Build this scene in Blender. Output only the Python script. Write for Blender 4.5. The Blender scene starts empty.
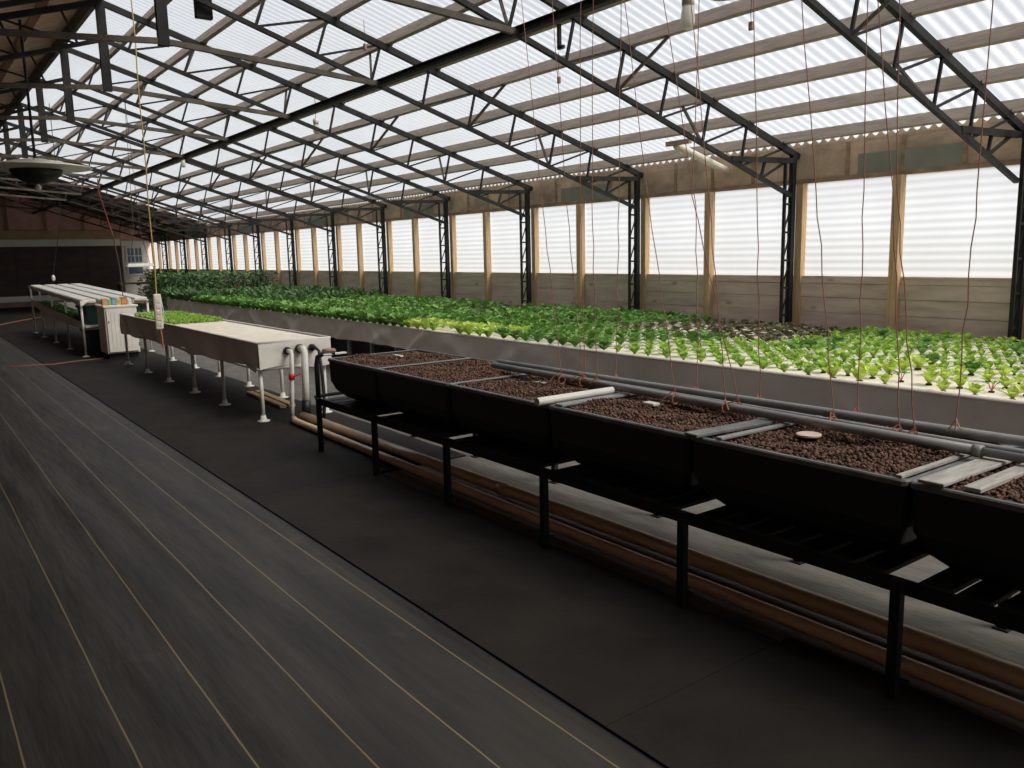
import bpy, math, random
from mathutils import Vector, Matrix
C = bpy.context.scene.collection
rnd = random.Random(7)
R = {}                                   # base point of every root

# ------------------------------------------------------------------ camera model
CAM = Vector((0, 0, 1.55)); FPX = 820.0
def _basis():
    a, b = -108 - 512.0, 266 - 384.0; s = -0.022
    d1 = Vector((a, b, FPX)).normalized()
    x = (-FPX * FPX - b * (266 - s * -108 - 384) + a * 512) / (a + b * s)
    d2 = Vector((x - 512, 266 + s * (x + 108) - 384, FPX)).normalized()
    d3 = d2.cross(d1)
    if d3.y > 0: d3 = -d3
    return d2, d1, d3
D2, D1, D3 = _basis()                    # world X, Y, Z seen in the lens (x right, y down, z ahead)
ROWS = [Vector((D2[i], D1[i], D3[i])) for i in range(3)]
cam_d = bpy.data.cameras.new('camera'); cam = bpy.data.objects.new('camera', cam_d); C.objects.link(cam)
cam_d.sensor_fit = 'HORIZONTAL'; cam_d.sensor_width = 36; cam_d.lens = FPX * 36 / 1024; cam_d.clip_start = .02; cam_d.clip_end = 300
cam.matrix_world = Matrix.Translation(CAM) @ Matrix((ROWS[0], -ROWS[1], -ROWS[2])).transposed().to_4x4()
bpy.context.scene.camera = cam

# ------------------------------------------------------------------ materials
def mat(name, col, rough=.6, metal=0., var=0., scale=8., stretch=(1, 1, 1), bump=0., bscale=None, spec=.5, dark=None, transl=0., island=0.):
    m = bpy.data.materials.new(name); m.use_nodes = True
    nt = m.node_tree; N = nt.nodes; L = nt.links
    b = N['Principled BSDF']; out = N['Material Output']
    b.inputs['Roughness'].default_value = rough; b.inputs['Metallic'].default_value = metal
    b.inputs['Specular IOR Level'].default_value = spec
    b.inputs['Base Color'].default_value = (*col, 1)
    src = None
    if var or bump or dark:
        tc = N.new('ShaderNodeTexCoord'); mp = N.new('ShaderNodeMapping')
        mp.inputs['Scale'].default_value = stretch; L.new(tc.outputs['Object'], mp.inputs['Vector'])
        nz = N.new('ShaderNodeTexNoise'); nz.inputs['Scale'].default_value = scale; nz.inputs['Detail'].default_value = 6; nz.inputs['Roughness'].default_value = .62
        L.new(mp.outputs[0], nz.inputs['Vector'])
        rp = N.new('ShaderNodeValToRGB'); rp.color_ramp.elements[0].position = .3; rp.color_ramp.elements[1].position = .7
        lo = dark if dark else tuple(c * (1 - var) for c in col); hi = tuple(min(1, c * (1 + var)) for c in col)
        rp.color_ramp.elements[0].color = (*lo, 1); rp.color_ramp.elements[1].color = (*hi, 1)
        L.new(nz.outputs[0], rp.inputs[0]); src = rp.outputs[0]
        if bump:
            n2 = N.new('ShaderNodeTexNoise'); n2.inputs['Scale'].default_value = bscale or scale * 3; n2.inputs['Detail'].default_value = 5
            L.new(mp.outputs[0], n2.inputs['Vector'])
            bp = N.new('ShaderNodeBump'); bp.inputs['Strength'].default_value = bump; bp.inputs['Distance'].default_value = .02
            L.new(n2.outputs[0], bp.inputs['Height']); L.new(bp.outputs[0], b.inputs['Normal'])
    if island:
        g = N.new('ShaderNodeNewGeometry'); mr = N.new('ShaderNodeMapRange')
        mr.inputs['To Min'].default_value = 1 - island; mr.inputs['To Max'].default_value = 1 + island
        L.new(g.outputs['Random Per Island'], mr.inputs['Value'])
        mx = N.new('ShaderNodeMix'); mx.data_type = 'RGBA'; mx.blend_type = 'MULTIPLY'; mx.inputs['Factor'].default_value = 1
        if src: L.new(src, mx.inputs['A'])
        else: mx.inputs['A'].default_value = (*col, 1)
        L.new(mr.outputs[0], mx.inputs['B']); src = mx.outputs['Result']
    if src: L.new(src, b.inputs['Base Color'])
    if transl:
        t = N.new('ShaderNodeBsdfTranslucent'); ms = N.new('ShaderNodeMixShader'); ms.inputs[0].default_value = transl
        if src: L.new(src, t.inputs[0])
        else: t.inputs[0].default_value = (*col, 1)
        L.new(b.outputs[0], ms.inputs[1]); L.new(t.outputs[0], ms.inputs[2]); L.new(ms.outputs[0], out.inputs['Surface'])
    return m

M = {}
M['steel'] = mat('black_steel', (.018, .018, .0175), .6, 0, .5, 6, bump=.1, spec=.25)
M['steel_brown'] = mat('brown_steel', (.085, .066, .046), .6, 0, .5, 5, bump=.1)  # browner and lighter than the truss steel, for ties and braces
M['purlin'] = mat('weathered_purlin_wood', (.42, .345, .28), .8, 0, .25, 5, (6, .6, 6), .3)
M['stud'] = mat('glow_tinted_stud_wood', (.60, .41, .24), .75, 0, .25, 5, (8, 8, .8), .2)  # orange glow of the window light is mixed into the wood colour
M['plank'] = mat('grey_brown_plank', (.66, .545, .455), .85, 0, .2, 2.6, (4, .8, 5), .2)
def knots(m):
    nt = m.node_tree; N = nt.nodes; L = nt.links; b = N['Principled BSDF']; old = b.inputs['Base Color'].links[0].from_socket
    tc = N.new('ShaderNodeTexCoord'); mp = N.new('ShaderNodeMapping'); mp.inputs['Scale'].default_value = (1, 1.5, 3.1); L.new(tc.outputs['Object'], mp.inputs['Vector'])
    vo = N.new('ShaderNodeTexVoronoi'); vo.inputs['Scale'].default_value = 1.6; L.new(mp.outputs[0], vo.inputs['Vector'])
    rp = N.new('ShaderNodeValToRGB'); rp.color_ramp.elements[0].position = .03; rp.color_ramp.elements[1].position = .16
    rp.color_ramp.elements[0].color = (.38, .32, .27, 1); rp.color_ramp.elements[1].color = (1, 1, 1, 1); L.new(vo.outputs['Distance'], rp.inputs[0])
    mx = N.new('ShaderNodeMix'); mx.data_type = 'RGBA'; mx.blend_type = 'MULTIPLY'; mx.inputs['Factor'].default_value = .8
    L.new(old, mx.inputs['A']); L.new(rp.outputs[0], mx.inputs['B']); L.new(mx.outputs['Result'], b.inputs['Base Color'])
knots(M['plank'])
M['plywood'] = mat('stained_plywood', (.56, .42, .31), .85, 0, .42, 2.2, (3, 1, 1.5), .3)
M['green_panel'] = mat('grey_green_panel', (.27, .28, .235), .8, 0, .15, 3)
M['left_boards'] = mat('red_brown_roof_boards', (.62, .42, .34), .85, 0, .35, 3, (1, 6, 1), .3)
M['wall_dark'] = mat('brown_wall', (.34, .22, .17), .9, 0, .3, 2)
M['pink'] = mat('pinkish_gable_board', (.74, .47, .41), .85, 0, .2, 2)
M['tan'] = mat('tan_beam', (.50, .35, .2), .8, 0, .2, 3)
M['white_paint'] = mat('white_paint', (.84, .81, .75), .6, 0, .06, 4)
M['door_dark'] = mat('dark_brown_door', (.08, .05, .041), .7, 0, .3, 1.5, (1, 1, 3))
M['concrete'] = mat('grey_concrete', (.135, .122, .104), .8, 0, .35, 3, (3, .7, 1), .35, 20)
M['rubber'] = mat('dark_rubber_mat', (.0198, .0168, .0138), .75, 0, .4, 2.2, (1, 1, 1), .25, 40, spec=.18)
M['trough'] = mat('black_plastic', (.012, .014, .0155), .42, 0, .25, 4)
M['grey_plastic'] = mat('dusty_grey_plastic', (.16, .165, .16), .5, 0, .35, 9)
M['pebble'] = mat('red_brown_clay_pebble', (.12, .062, .040), .85, 0, .4, 60, island=.8)
M['pebble_base'] = mat('dark_clay_fill', (.05, .028, .02), .95, 0, .4, 60)
M['pvc'] = mat('white_pvc', (.74, .72, .67), .4, 0, .12, 6)
M['pvc_tan'] = mat('tan_pvc', (.78, .57, .37), .2, 0, .18, 5, (4, .6, 4), spec=1.0)
M['pvc_grey'] = mat('grey_pvc', (.25, .25, .245), .4, 0, .2, 7)
M['liner'] = mat('grey_pond_liner', (.67, .605, .555), .5, 0, .12, 2.2, (1, 1, 1), .35, 5)
M['liner_white'] = mat('white_liner', (.76, .73, .675), .55, 0, .08, 3, bump=.2, bscale=7)
M['foam'] = mat('cream_foam', (.86, .79, .66), .75, 0, .1, 4)
M['dark_void'] = mat('dark_gap_and_timber', (.03, .027, .025), .9, 0, .4, 3)
M['black'] = mat('black_rubber', (.012, .012, .013), .5)
M['red'] = mat('red_plastic', (.55, .04, .03), .4)
M['twine'] = mat('brown_red_twine', (.30, .14, .10), .85)
M['knot'] = mat('orange_twine', (.44, .18, .11), .85)
M['yellow_rope'] = mat('yellow_rope', (.62, .47, .17), .8)
M['copper'] = mat('copper_cable', (.40, .16, .06), .5)
M['red_rope'] = mat('red_rope', (.30, .06, .065), .8)
M['glass'] = mat('frosted_glass', (.9, .9, .84), .2, transl=.4)
M['pale_metal'] = mat('pale_metal', (.72, .66, .57), .4, .1, .15, 4)
M['dk_green'] = mat('dark_green_plastic', (.012, .04, .032), .45)
M['cream_tube'] = mat('cream_tube', (.72, .67, .56), .5, 0, .1, 5)
M['orange'] = mat('orange_card', (.75, .28, .05), .6); M['blue'] = mat('blue_card', (.08, .35, .62), .6)
M['greenc'] = mat('green_card', (.25, .55, .15), .6); M['brownc'] = mat('brown_card', (.36, .22, .14), .7); M['yellowc'] = mat('yellow_card', (.75, .55, .1), .6)
M['timber'] = mat('pale_timber', (.46, .34, .19), .8, 0, .2, 5, (6, 1, 6))
M['orange_cord'] = mat('orange_cord', (.19, .085, .05), .6)
M['window_blue'] = mat('window_glass_blue', (.12, .19, .27), .12)
M['cup'] = mat('black_net_cup', (.012, .013, .012), .6)
M['stem_red'] = mat('red_stem', (.55, .08, .12), .5)
M['lid'] = mat('pink_lid', (.74, .56, .49), .5)
LEAF = {
 'pale': mat('pale_lettuce_leaf', (.56, .70, .14), .5, 0, .2, 30, transl=.35, island=.3),
 'bright': mat('bright_lettuce_leaf', (.36, .56, .10), .5, 0, .3, 30, transl=.3, island=.35),
 'mid': mat('mid_green_leaf', (.17, .34, .07), .5, 0, .3, 30, transl=.28, island=.45),
 'bronze': mat('bronze_lettuce_leaf', (.17, .165, .085), .5, 0, .4, 30, transl=.2, island=.4),
 'dark': mat('dark_green_leaf', (.10, .20, .065), .5, 0, .4, 20, transl=.25, island=.5),
}

# translucent corrugated sheet: part scatters evenly, part keeps going forward
def sheet_mat(name, col, FWD):
    m = bpy.data.materials.new(name); m.use_nodes = True; nt = m.node_tree; N = nt.nodes; L = nt.links
    N.remove(N['Principled BSDF'])
    t = N.new('ShaderNodeBsdfTranslucent'); d = N.new('ShaderNodeBsdfDiffuse'); ms = N.new('ShaderNodeMixShader')
    ms.inputs[0].default_value = .25
    rf = N.new('ShaderNodeBsdfTransparent')
    m2 = N.new('ShaderNodeMixShader'); m2.inputs[0].default_value = FWD
    tc = N.new('ShaderNodeTexCoord'); nz = N.new('ShaderNodeTexNoise'); nz.inputs['Scale'].default_value = 1.3; nz.inputs['Detail'].default_value = 5
    L.new(tc.outputs['Object'], nz.inputs['Vector'])
    rp = N.new('ShaderNodeValToRGB'); rp.color_ramp.elements[0].position = .3; rp.color_ramp.elements[1].position = .65
    rp.color_ramp.elements[0].color = (*(c * .9 for c in col), 1); rp.color_ramp.elements[1].color = (*col, 1)
    L.new(nz.outputs[0], rp.inputs[0]); L.new(rp.outputs[0], t.inputs[0]); L.new(rp.outputs[0], d.inputs[0]); rf.inputs['Color'].default_value = (.97, .96, .93, 1)
    L.new(t.outputs[0], m2.inputs[1]); L.new(rf.outputs[0], m2.inputs[2]); L.new(m2.outputs[0], ms.inputs[1]); L.new(d.outputs[0], ms.inputs[2]); L.new(ms.outputs[0], N['Material Output'].inputs[0])
    return m
M['roof_sheet'] = sheet_mat('translucent_roof_sheet', (.62, .64, .675), .42)
M['wall_sheet'] = sheet_mat('translucent_wall_sheet', (.80, .81, .83), .35)

# woven weed fabric with yellow marker threads
def fabric_mat():
    m = mat('woven_weed_fabric', (.033, .0285, .0235), .55, 0, .5, 2.2, (3, .4, 1), .25, 7, spec=.35)
    nt = m.node_tree; N = nt.nodes; L = nt.links; b = N['Principled BSDF']
    old = b.inputs['Base Color'].links[0].from_socket
    tc = N.new('ShaderNodeTexCoord'); sx = N.new('ShaderNodeSeparateXYZ')
    nz = N.new('ShaderNodeTexNoise'); nz.inputs['Scale'].default_value = .9
    L.new(tc.outputs['Object'], sx.inputs[0]); L.new(tc.outputs['Object'], nz.inputs['Vector'])
    def mth(op, a, v):
        n = N.new('ShaderNodeMath'); n.operation = op; L.new(a, n.inputs[0])
        if isinstance(v, (int, float)): n.inputs[1].default_value = v
        else: L.new(v, n.inputs[1])
        return n.outputs[0]
    wob = mth('MULTIPLY', nz.outputs[0], .016)
    x = mth('ADD', sx.outputs[0], wob)
    x = mth('ADD', x, 28.5 - .155 + .1425 - .008)
    x = mth('MODULO', x, .285); x = mth('SUBTRACT', x, .1425); x = mth('ABSOLUTE', x, 0); x = mth('LESS_THAN', x, .0028)
    x = mth('MULTIPLY', x, .5)
    mx = N.new('ShaderNodeMix'); mx.data_type = 'RGBA'; L.new(x, mx.inputs['Factor']); L.new(old, mx.inputs['A'])
    mx.inputs['B'].default_value = (.42, .31, .16, 1); 
    # dry soil smears
    n3 = N.new('ShaderNodeTexNoise'); n3.inputs['Scale'].default_value = 1.7; n3.inputs['Detail'].default_value = 7; n3.inputs['Roughness'].default_value = .7
    L.new(tc.outputs['Object'], n3.inputs['Vector'])
    r3 = N.new('ShaderNodeValToRGB'); r3.color_ramp.elements[0].position = .6; r3.color_ramp.elements[1].position = .8
    r3.color_ramp.elements[1].color = (.6, .6, .6, 1)
    L.new(n3.outputs[0], r3.inputs[0])
    m2 = N.new('ShaderNodeMix'); m2.data_type = 'RGBA'; L.new(r3.outputs[0], m2.inputs['Factor']); L.new(mx.outputs['Result'], m2.inputs['A'])
    m2.inputs['B'].default_value = (.15, .105, .065, 1); L.new(m2.outputs['Result'], b.inputs['Base Color'])
    return m
M['fabric'] = fabric_mat()

# ------------------------------------------------------------------ mesh builder
class MB:
    def __init__(s): s.v = []; s.f = []
    def add(s, vs, fs):
        k = len(s.v); s.v += [tuple(v) for v in vs]; s.f += [tuple(i + k for i in f) for f in fs]; return s
    def box(s, x0, x1, y0, y1, z0, z1):
        return s.add([(x0,y0,z0),(x1,y0,z0),(x1,y1,z0),(x0,y1,z0),(x0,y0,z1),(x1,y0,z1),(x1,y1,z1),(x0,y1,z1)],
                     [(0,3,2,1),(4,5,6,7),(0,1,5,4),(1,2,6,5),(2,3,7,6),(3,0,4,7)])
    def bevel_box(s, x0, x1, y0, y1, z0, z1, r):
        def ring(z, i): return [(x0+i+r,y0+i,z),(x1-i-r,y0+i,z),(x1-i,y0+i+r,z),(x1-i,y1-i-r,z),(x1-i-r,y1-i,z),(x0+i+r,y1-i,z),(x0+i,y1-i-r,z),(x0+i,y0+i+r,z)]
        return s.loft([ring(z0, r*.6), ring(z0+r, 0), ring(z1-r, 0), ring(z1, r*.6)])
    def loft(s, rings, caps=True, closed=True):
        n = len(rings[0]); k = len(s.v); s.v += [tuple(p) for r in rings for p in r]
        for i in range(len(rings)-1):
            for j in range(n if closed else n-1):
                a = k+i*n+j; b = k+i*n+(j+1) % n; s.f.append((a, b, b+n, a+n))
        if caps: s.f.append(tuple(k+j for j in reversed(range(n)))); s.f.append(tuple(k+(len(rings)-1)*n+j for j in range(n)))
        return s
    def bar(s, p, q, w, h=None, up=(0,0,1)):
        p = Vector(p); q = Vector(q); h = h or w; d = (q-p).normalized(); u = Vector(up)
        if abs(d.dot(u)) > .95: u = Vector((0,1,0))
        a = d.cross(u).normalized()*w/2; b = a.cross(d).normalized()*h/2
        return s.loft([[c-a-b, c+a-b, c+a+b, c-a+b] for c in (p, q)])
    def tube(s, pts, r, n=8, caps=True):
        pts = [Vector(p) for p in pts]; rings = []; prev = None
        for i, p in enumerate(pts):
            d = (pts[min(i+1, len(pts)-1)] - pts[max(i-1, 0)]).normalized()
            a = prev if prev is not None else (Vector((0,0,1)) if abs(d.z) < .9 else Vector((1,0,0)))
            a = (a - d*a.dot(d)).normalized(); prev = a; b = d.cross(a)
            rr = r[i] if isinstance(r, (list, tuple)) else r
            rings.append([p + (a*math.cos(t)+b*math.sin(t))*rr for t in [2*math.pi*j/n for j in range(n)]])
        return s.loft(rings, caps)
    def lathe(s, prof, c=(0,0,0), n=20, caps=True):
        return s.loft([[(c[0]+r*math.cos(2*math.pi*j/n), c[1]+r*math.sin(2*math.pi*j/n), c[2]+z) for j in range(n)] for r, z in prof], caps)
    def grid(s, f, nu, nv):
        k = len(s.v)
        for i in range(nu+1):
            for j in range(nv+1): s.v.append(tuple(f(i/nu, j/nv)))
        for i in range(nu):
            for j in range(nv):
                a = k+i*(nv+1)+j; s.f.append((a, a+nv+1, a+nv+2, a+1))
        return s
    def slope(s, k, y0):
        s.v = [(x, y, z + k*(y-y0)) for x, y, z in s.v]; return s
    def build(s, name, material, parent=None, loc=None, smooth=False, bevel=0, solid=0):
        base = R.get(parent.name, (0,0,0)) if parent else (loc or (0,0,0))
        me = bpy.data.meshes.new(name)
        me.from_pydata([(v[0]-base[0], v[1]-base[1], v[2]-base[2]) for v in s.v], [], s.f); me.update()
        me.materials.append(material)
        if smooth: me.polygons.foreach_set('use_smooth', [True]*len(me.polygons))
        o = bpy.data.objects.new(name, me); C.objects.link(o)
        if parent: o.parent = parent; R[o.name] = base
        else: o.location = base; R[o.name] = base
        if solid:
            sm = o.modifiers.new('thickness', 'SOLIDIFY'); sm.thickness = solid
        if bevel:
            bm = o.modifiers.new('bevel', 'BEVEL'); bm.width = bevel; bm.segments = 2; bm.limit_method = 'ANGLE'
        return o

def tag(o, label, cat, group=None, kind=None):
    if label: o['label'] = label
    if cat: o['category'] = cat
    if group: o['group'] = group
    if kind: o['kind'] = kind
    return o
def thing(name, label, cat, loc, group=None):
    o = bpy.data.objects.new(name, None); C.objects.link(o); o.location = loc; o.empty_display_size = .1
    R[o.name] = tuple(loc); return tag(o, label, cat, group)
def struct(o): o['kind'] = 'structure'; return o
def copy_tree(o, loc=None, label=None, parent=None):
    c = o.copy(); C.objects.link(c)
    if parent: c.parent = parent
    if loc is not None: c.location = loc
    if label: c['label'] = label
    for ch in list(o.children): copy_tree(ch, parent=c)
    return c
ORD = ['first','second','third','fourth','fifth','sixth','seventh','eighth','ninth','tenth','eleventh','twelfth','thirteenth','fourteenth','fifteenth','sixteenth','seventeenth','eighteenth','nineteenth','twentieth','twenty-first','twenty-second','twenty-third','twenty-fourth']
def nm(**k): return k

# ------------------------------------------------------------------ layout
Y0, BAY, NB = 3.13, 2.34, 14
RIDGE, WALL, FAR, BACK = 2.11, 8.0, 33.9, -12.0
LEFT = 2*RIDGE - WALL
ROOF_END = Y0 + 10*BAY + .05
zt = lambda x: 2.52 + .307*(7.95 - x)
zb = lambda x: 2.07 + .318*(7.95 - x)
mir = lambda x: 2*RIDGE - x
zroof = lambda x: zt(x if x >= RIDGE else mir(x)) + .04 + .11

# ------------------------------------------------------------------ SETTING
struct(MB().box(LEFT-.3, WALL+.3, BACK-.3, FAR+.3, -.25, 0).build('floor', M['concrete']))
# right wall: low boards with open joints, bay by bay
wr = MB()
zs = [0, .17, .335, .497, .66, .838, 1.0, 1.145, 1.224]
ycut = [BACK] + [Y0 + BAY*k/2 for k in range(-12, 2*13+1)] + [FAR]
for a, b in zip(ycut[:-1], ycut[1:]):
    for z0, z1 in zip(zs[:-1], zs[1:]):
        j = rnd.uniform(-.004, .004)
        wr.box(WALL+.002+j, WALL+.05, a+.003, b-.003, z0+.0025, z1-.0015+rnd.uniform(-.002, .001))
wr.box(WALL+.045, WALL+.09, BACK, FAR, 0, 1.215)
struct(wr.build('wall_right', M['plank']))
hd = MB()
for k in range(-7, 14):
    a = max(BACK, Y0 + BAY*k); b = min(FAR, a + BAY)
    if a >= FAR: break
    for q in range(2):
        y0 = a + (b-a)*q/2; y1 = a + (b-a)*(q+1)/2
        hd.box(WALL+.005+rnd.uniform(0,.004), WALL+.06, y0+.002, y1-.002, 2.215, 2.62)
struct(hd.build('trim_1', M['plywood']))
struct(MB().box(WALL+.0, WALL+.06, BACK, FAR, 1.205, 1.226).build('trim_2', M['plank']))
n_trim = 3
# wood studs at each column and each mid bay
stud_m = None
for k in range(-12, 28):
    y = Y0 + BAY*k/2
    if y < BACK or y > FAR-.1: continue
    if stud_m is None:
        o = MB().box(-.045, .05, -.042, .042, 0, 2.213).build('trim_3', M['stud']); stud_m = o; o.location = (WALL-.012 + (.03 if k % 2 == 0 else -.03), y, 0); struct(o)
    else:
        o = stud_m.copy(); C.objects.link(o); o.name = 'trim_%d' % n_trim
        o.location = (WALL-.012 + (.03 if k % 2 == 0 else -.03), y - (.05 if k % 2 == 0 else 0), 0)
    n_trim += 1
hr = MB()
hr.box(WALL-.010, WALL+.004, BACK, FAR, 2.215, 2.262)
for k in range(-24, 54):
    y = Y0 + BAY*k/4
    if BACK < y < FAR-.1 and k % 4: hr.box(WALL-.006, WALL+.004, y-.02, y+.02, 2.262, 2.60)
M['header_rail'] = mat('dark_header_rail', (.36, .25, .17), .85, 0, .4, 4, (3, 1, 3))
struct(hr.build('trim_%d' % n_trim, M['header_rail'])); n_trim += 1
ev = MB()
ev.grid(lambda u, v: (WALL+.0, BACK+(FAR-BACK)*u, 2.60 if v < .5 else 2.641+.019*math.sin(2*math.pi*(BACK+(FAR-BACK)*u)/.105)), int((FAR-BACK)/.105*8), 1)
struct(ev.build('trim_%d' % n_trim, M['plywood'])); n_trim += 1
# panels in the header above alternate mid studs
for k in range(0, 13, 2):
    y = Y0 + BAY*(k+.5) - .05
    m_ = MB().box(WALL-.004, WALL+.006, y-.52, y+.52, 2.255, 2.46)
    struct(m_.build('trim_%d' % n_trim, M['green_panel'], bevel=.004)); n_trim += 1
# corrugated translucent wall panes
def corr_pane(w):
    mb = MB(); nz = 104
    def f(u, v):
        z = 1.222 + (2.222-1.222)*u; return (.0026*math.sin(2*math.pi*z/.0765), (v-.5)*w, z)
    mb.grid(f, nz, 1); return mb
pane = None; wn = 1
for k in range(-12, 26):
    y = Y0 + BAY*(k+.5)/2
    if y < BACK + .5 or y > FAR - .6: continue
    if pane is None:
        pane = corr_pane(BAY/2 - .01).build('window_1', M['wall_sheet'], smooth=True); o = pane
    else:
        o = pane.copy(); C.objects.link(o); o.name = 'window_%d' % wn
    struct(o); o.location = (WALL+.055, y, 0); wn += 1
# roof: corrugated translucent slope, opaque left slope, opaque far end
def roof_sheet(x0, x1, y0, y1, period=.105, amp=.0125):
    n = int((y1-y0)/period*8); mb = MB()
    def f(u, v):
        y = y0+(y1-y0)*u; x = x0+(x1-x0)*v
        return (x, y, zroof(x) + amp*1.2 + amp*math.sin(2*math.pi*y/period))
    mb.grid(f, n, 1); return mb
struct(roof_sheet(RIDGE-.02, 8.25, BACK, ROOF_END).build('ceiling', M['roof_sheet'], smooth=True))
mb = MB()
for y in range(0, 19):     # board joints run down the slope
    a = BACK + y*2.46; b = a + 2.455
    mb.loft([[(RIDGE-.03, yy, zroof(RIDGE)+dz) if i else (LEFT-.3, yy, zroof(LEFT-.3)+dz) for i in (0, 1)] + [(RIDGE-.03, yy, zroof(RIDGE)+dz+.05), (LEFT-.3, yy, zroof(LEFT-.3)+dz+.05)] for yy, dz in ((a, .002), (min(b, FAR+.1), .002))])
struct(mb.build('ceiling_left', M['left_boards']))
mb = MB().loft([[(RIDGE, y, zroof(RIDGE)+.002), (8.2, y, zroof(8.2)+.002), (8.2, y, zroof(8.2)+.05), (RIDGE, y, zroof(RIDGE)+.05)] for y in (ROOF_END+.005, FAR+.1)])
struct(mb.build('ceiling_far', M['left_boards']))
struct(MB().box(LEFT-.1, LEFT, BACK, FAR, 0, zroof(LEFT)).build('wall_left', M['wall_dark']))
def gable(y0, y1, name, m):
    poly = [(LEFT, 0), (WALL+.05, 0), (WALL+.05, zroof(WALL)), (RIDGE, zroof(RIDGE)), (LEFT, zroof(LEFT))]
    return struct(MB().loft([[(x, y, z) for x, z in poly] for y in (y0, y1)]).build(name, m))
gable(BACK-.1, BACK, 'wall_back', M['wall_dark'])
gable(FAR, FAR+.1, 'wall_far', M['pink'])
for i, x in enumerate((-2.6, -1.4, -.2, 1.0, 2.2, 3.36, 4.55, 5.75)):
    struct(MB().box(x-.05, x+.05, FAR-.06, FAR-.001, 2.68, min(zroof(x), zroof(mir(x)))-.15).build('trim_%d' % n_trim, M['wall_dark'])); n_trim += 1
struct(MB().box(LEFT, 7.0, FAR-.08, FAR-.001, 2.37, 2.68).build('trim_%d' % n_trim, M['tan'])); n_trim += 1
struct(MB().box(LEFT+.2, 6.95, FAR-.10, FAR-.001, 2.12, 2.365).build('trim_%d' % n_trim, M['white_paint'])); n_trim += 1
dr = MB()
for i in range(9): dr.box(-3.4+i*1.148, -3.4+i*1.148+1.14, FAR-.06, FAR-.001, .39, 2.118)
struct(dr.build('door_1', M['door_dark']))
struct(MB().box(LEFT+.2, 6.75, FAR-.10, FAR-.001, .19, .388).build('baseboard_far', M['white_paint']))
struct(MB().box(LEFT, 6.9, FAR-.07, FAR-.001, .0, .188).build('trim_%d' % n_trim, M['wall_dark'])); n_trim += 1
struct(MB().box(6.98, 7.93, FAR-.09, FAR-.001, .0, 2.30).build('trim_%d' % n_trim, M['white_paint'])); n_trim += 1
wf = MB()
for a in ((7.10, 7.72, 2.02, 2.09), (7.10, 7.72, 1.0, 1.06), (7.10, 7.16, 1.06, 2.02), (7.66, 7.72, 1.06, 2.02), (7.39, 7.43, 1.5, 2.02), (7.16, 7.66, 1.42, 1.5), (7.16, 7.66, 1.72, 1.745), (7.26, 7.28, 1.5, 2.02), (7.54, 7.56, 1.5, 2.02)):
    wf.box(a[0], a[1], FAR-.125, FAR-.091, a[2], a[3])
w = struct(wf.build('window_40', M['white_paint']))
MB().box(7.16, 7.66, FAR-.11, FAR-.095, 1.06, 2.02).build('pane', M['window_blue'], w)

# ------------------------------------------------------------------ floor coverings
def sheet_on_floor(name, x0, x1, y0, y1, m, label, cat, group=None, wr_=0.0, nu=1, nv=1, z=.004, seed=0):
    rr = random.Random(seed); ph = [(rr.uniform(.5, 3), rr.uniform(2, 8), rr.uniform(0, 6), rr.uniform(.3, 1)) for _ in range(9)]
    mb = MB()
    def f(u, v):
        x = x0+(x1-x0)*u; y = y0+(y1-y0)*v
        h = sum(a*max(0, math.sin(kx*4*x + ky*.12*y*3 + p))**3 for ky, kx, p, a in ph)/9 * wr_
        e = min(u, 1-u, v, 1-v)
        if u > .999: x += .006*math.sin(y*5)+.004*math.sin(y*13)
        return (x, y, z + (h*min(1, (1-u)*10) if e > 1e-6 else 0))
    mb.grid(f, nu, nv)
    return tag(mb.build(name, m, smooth=name == 'weed_fabric', solid=.010 if name == 'rubber_mat' else .003), label, cat, group)
sheet_on_floor('weed_fabric', LEFT+.02, 1.672, BACK+.02, FAR-.15, M['fabric'], 'black woven weed fabric with thin yellow lines covering the left floor', 'ground cover', wr_=.034, nu=120, nv=200, z=.010)
struct(MB().box(1.60, 1.76, BACK+.05, FAR-.16, 0, .0025).build('trim_%d' % n_trim, M['black'])); n_trim += 1  # added black strip, stands in for the shade inside the seam gap
mg = 'dark rubber mats along the beds'
sheet_on_floor('rubber_mat', 1.70, 2.70, BACK+.05, 1.815, M['rubber'], 'dark rubber mat nearest the camera, at the bottom edge of the photo', 'mat', mg, .003, 12, 40, .012, 1)
sheet_on_floor('rubber_mat', 1.70, 2.64, 1.818, 5.17, M['rubber'], 'dark rubber mat beside the front legs of the pebble beds', 'mat', mg, .003, 12, 40, .012, 2)
sheet_on_floor('rubber_mat', 1.70, 3.385, 5.173, 20.5, M['rubber'], 'long dark rubber mat under the white legged raft table', 'mat', mg, .006, 16, 90, .012, 3)
sheet_on_floor('rubber_mat', 1.70, 4.3, 20.51, FAR-.15, M['rubber'], 'dark rubber mat at the far end before the brown door', 'mat', mg, .006, 16, 60, .012, 4)

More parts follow.
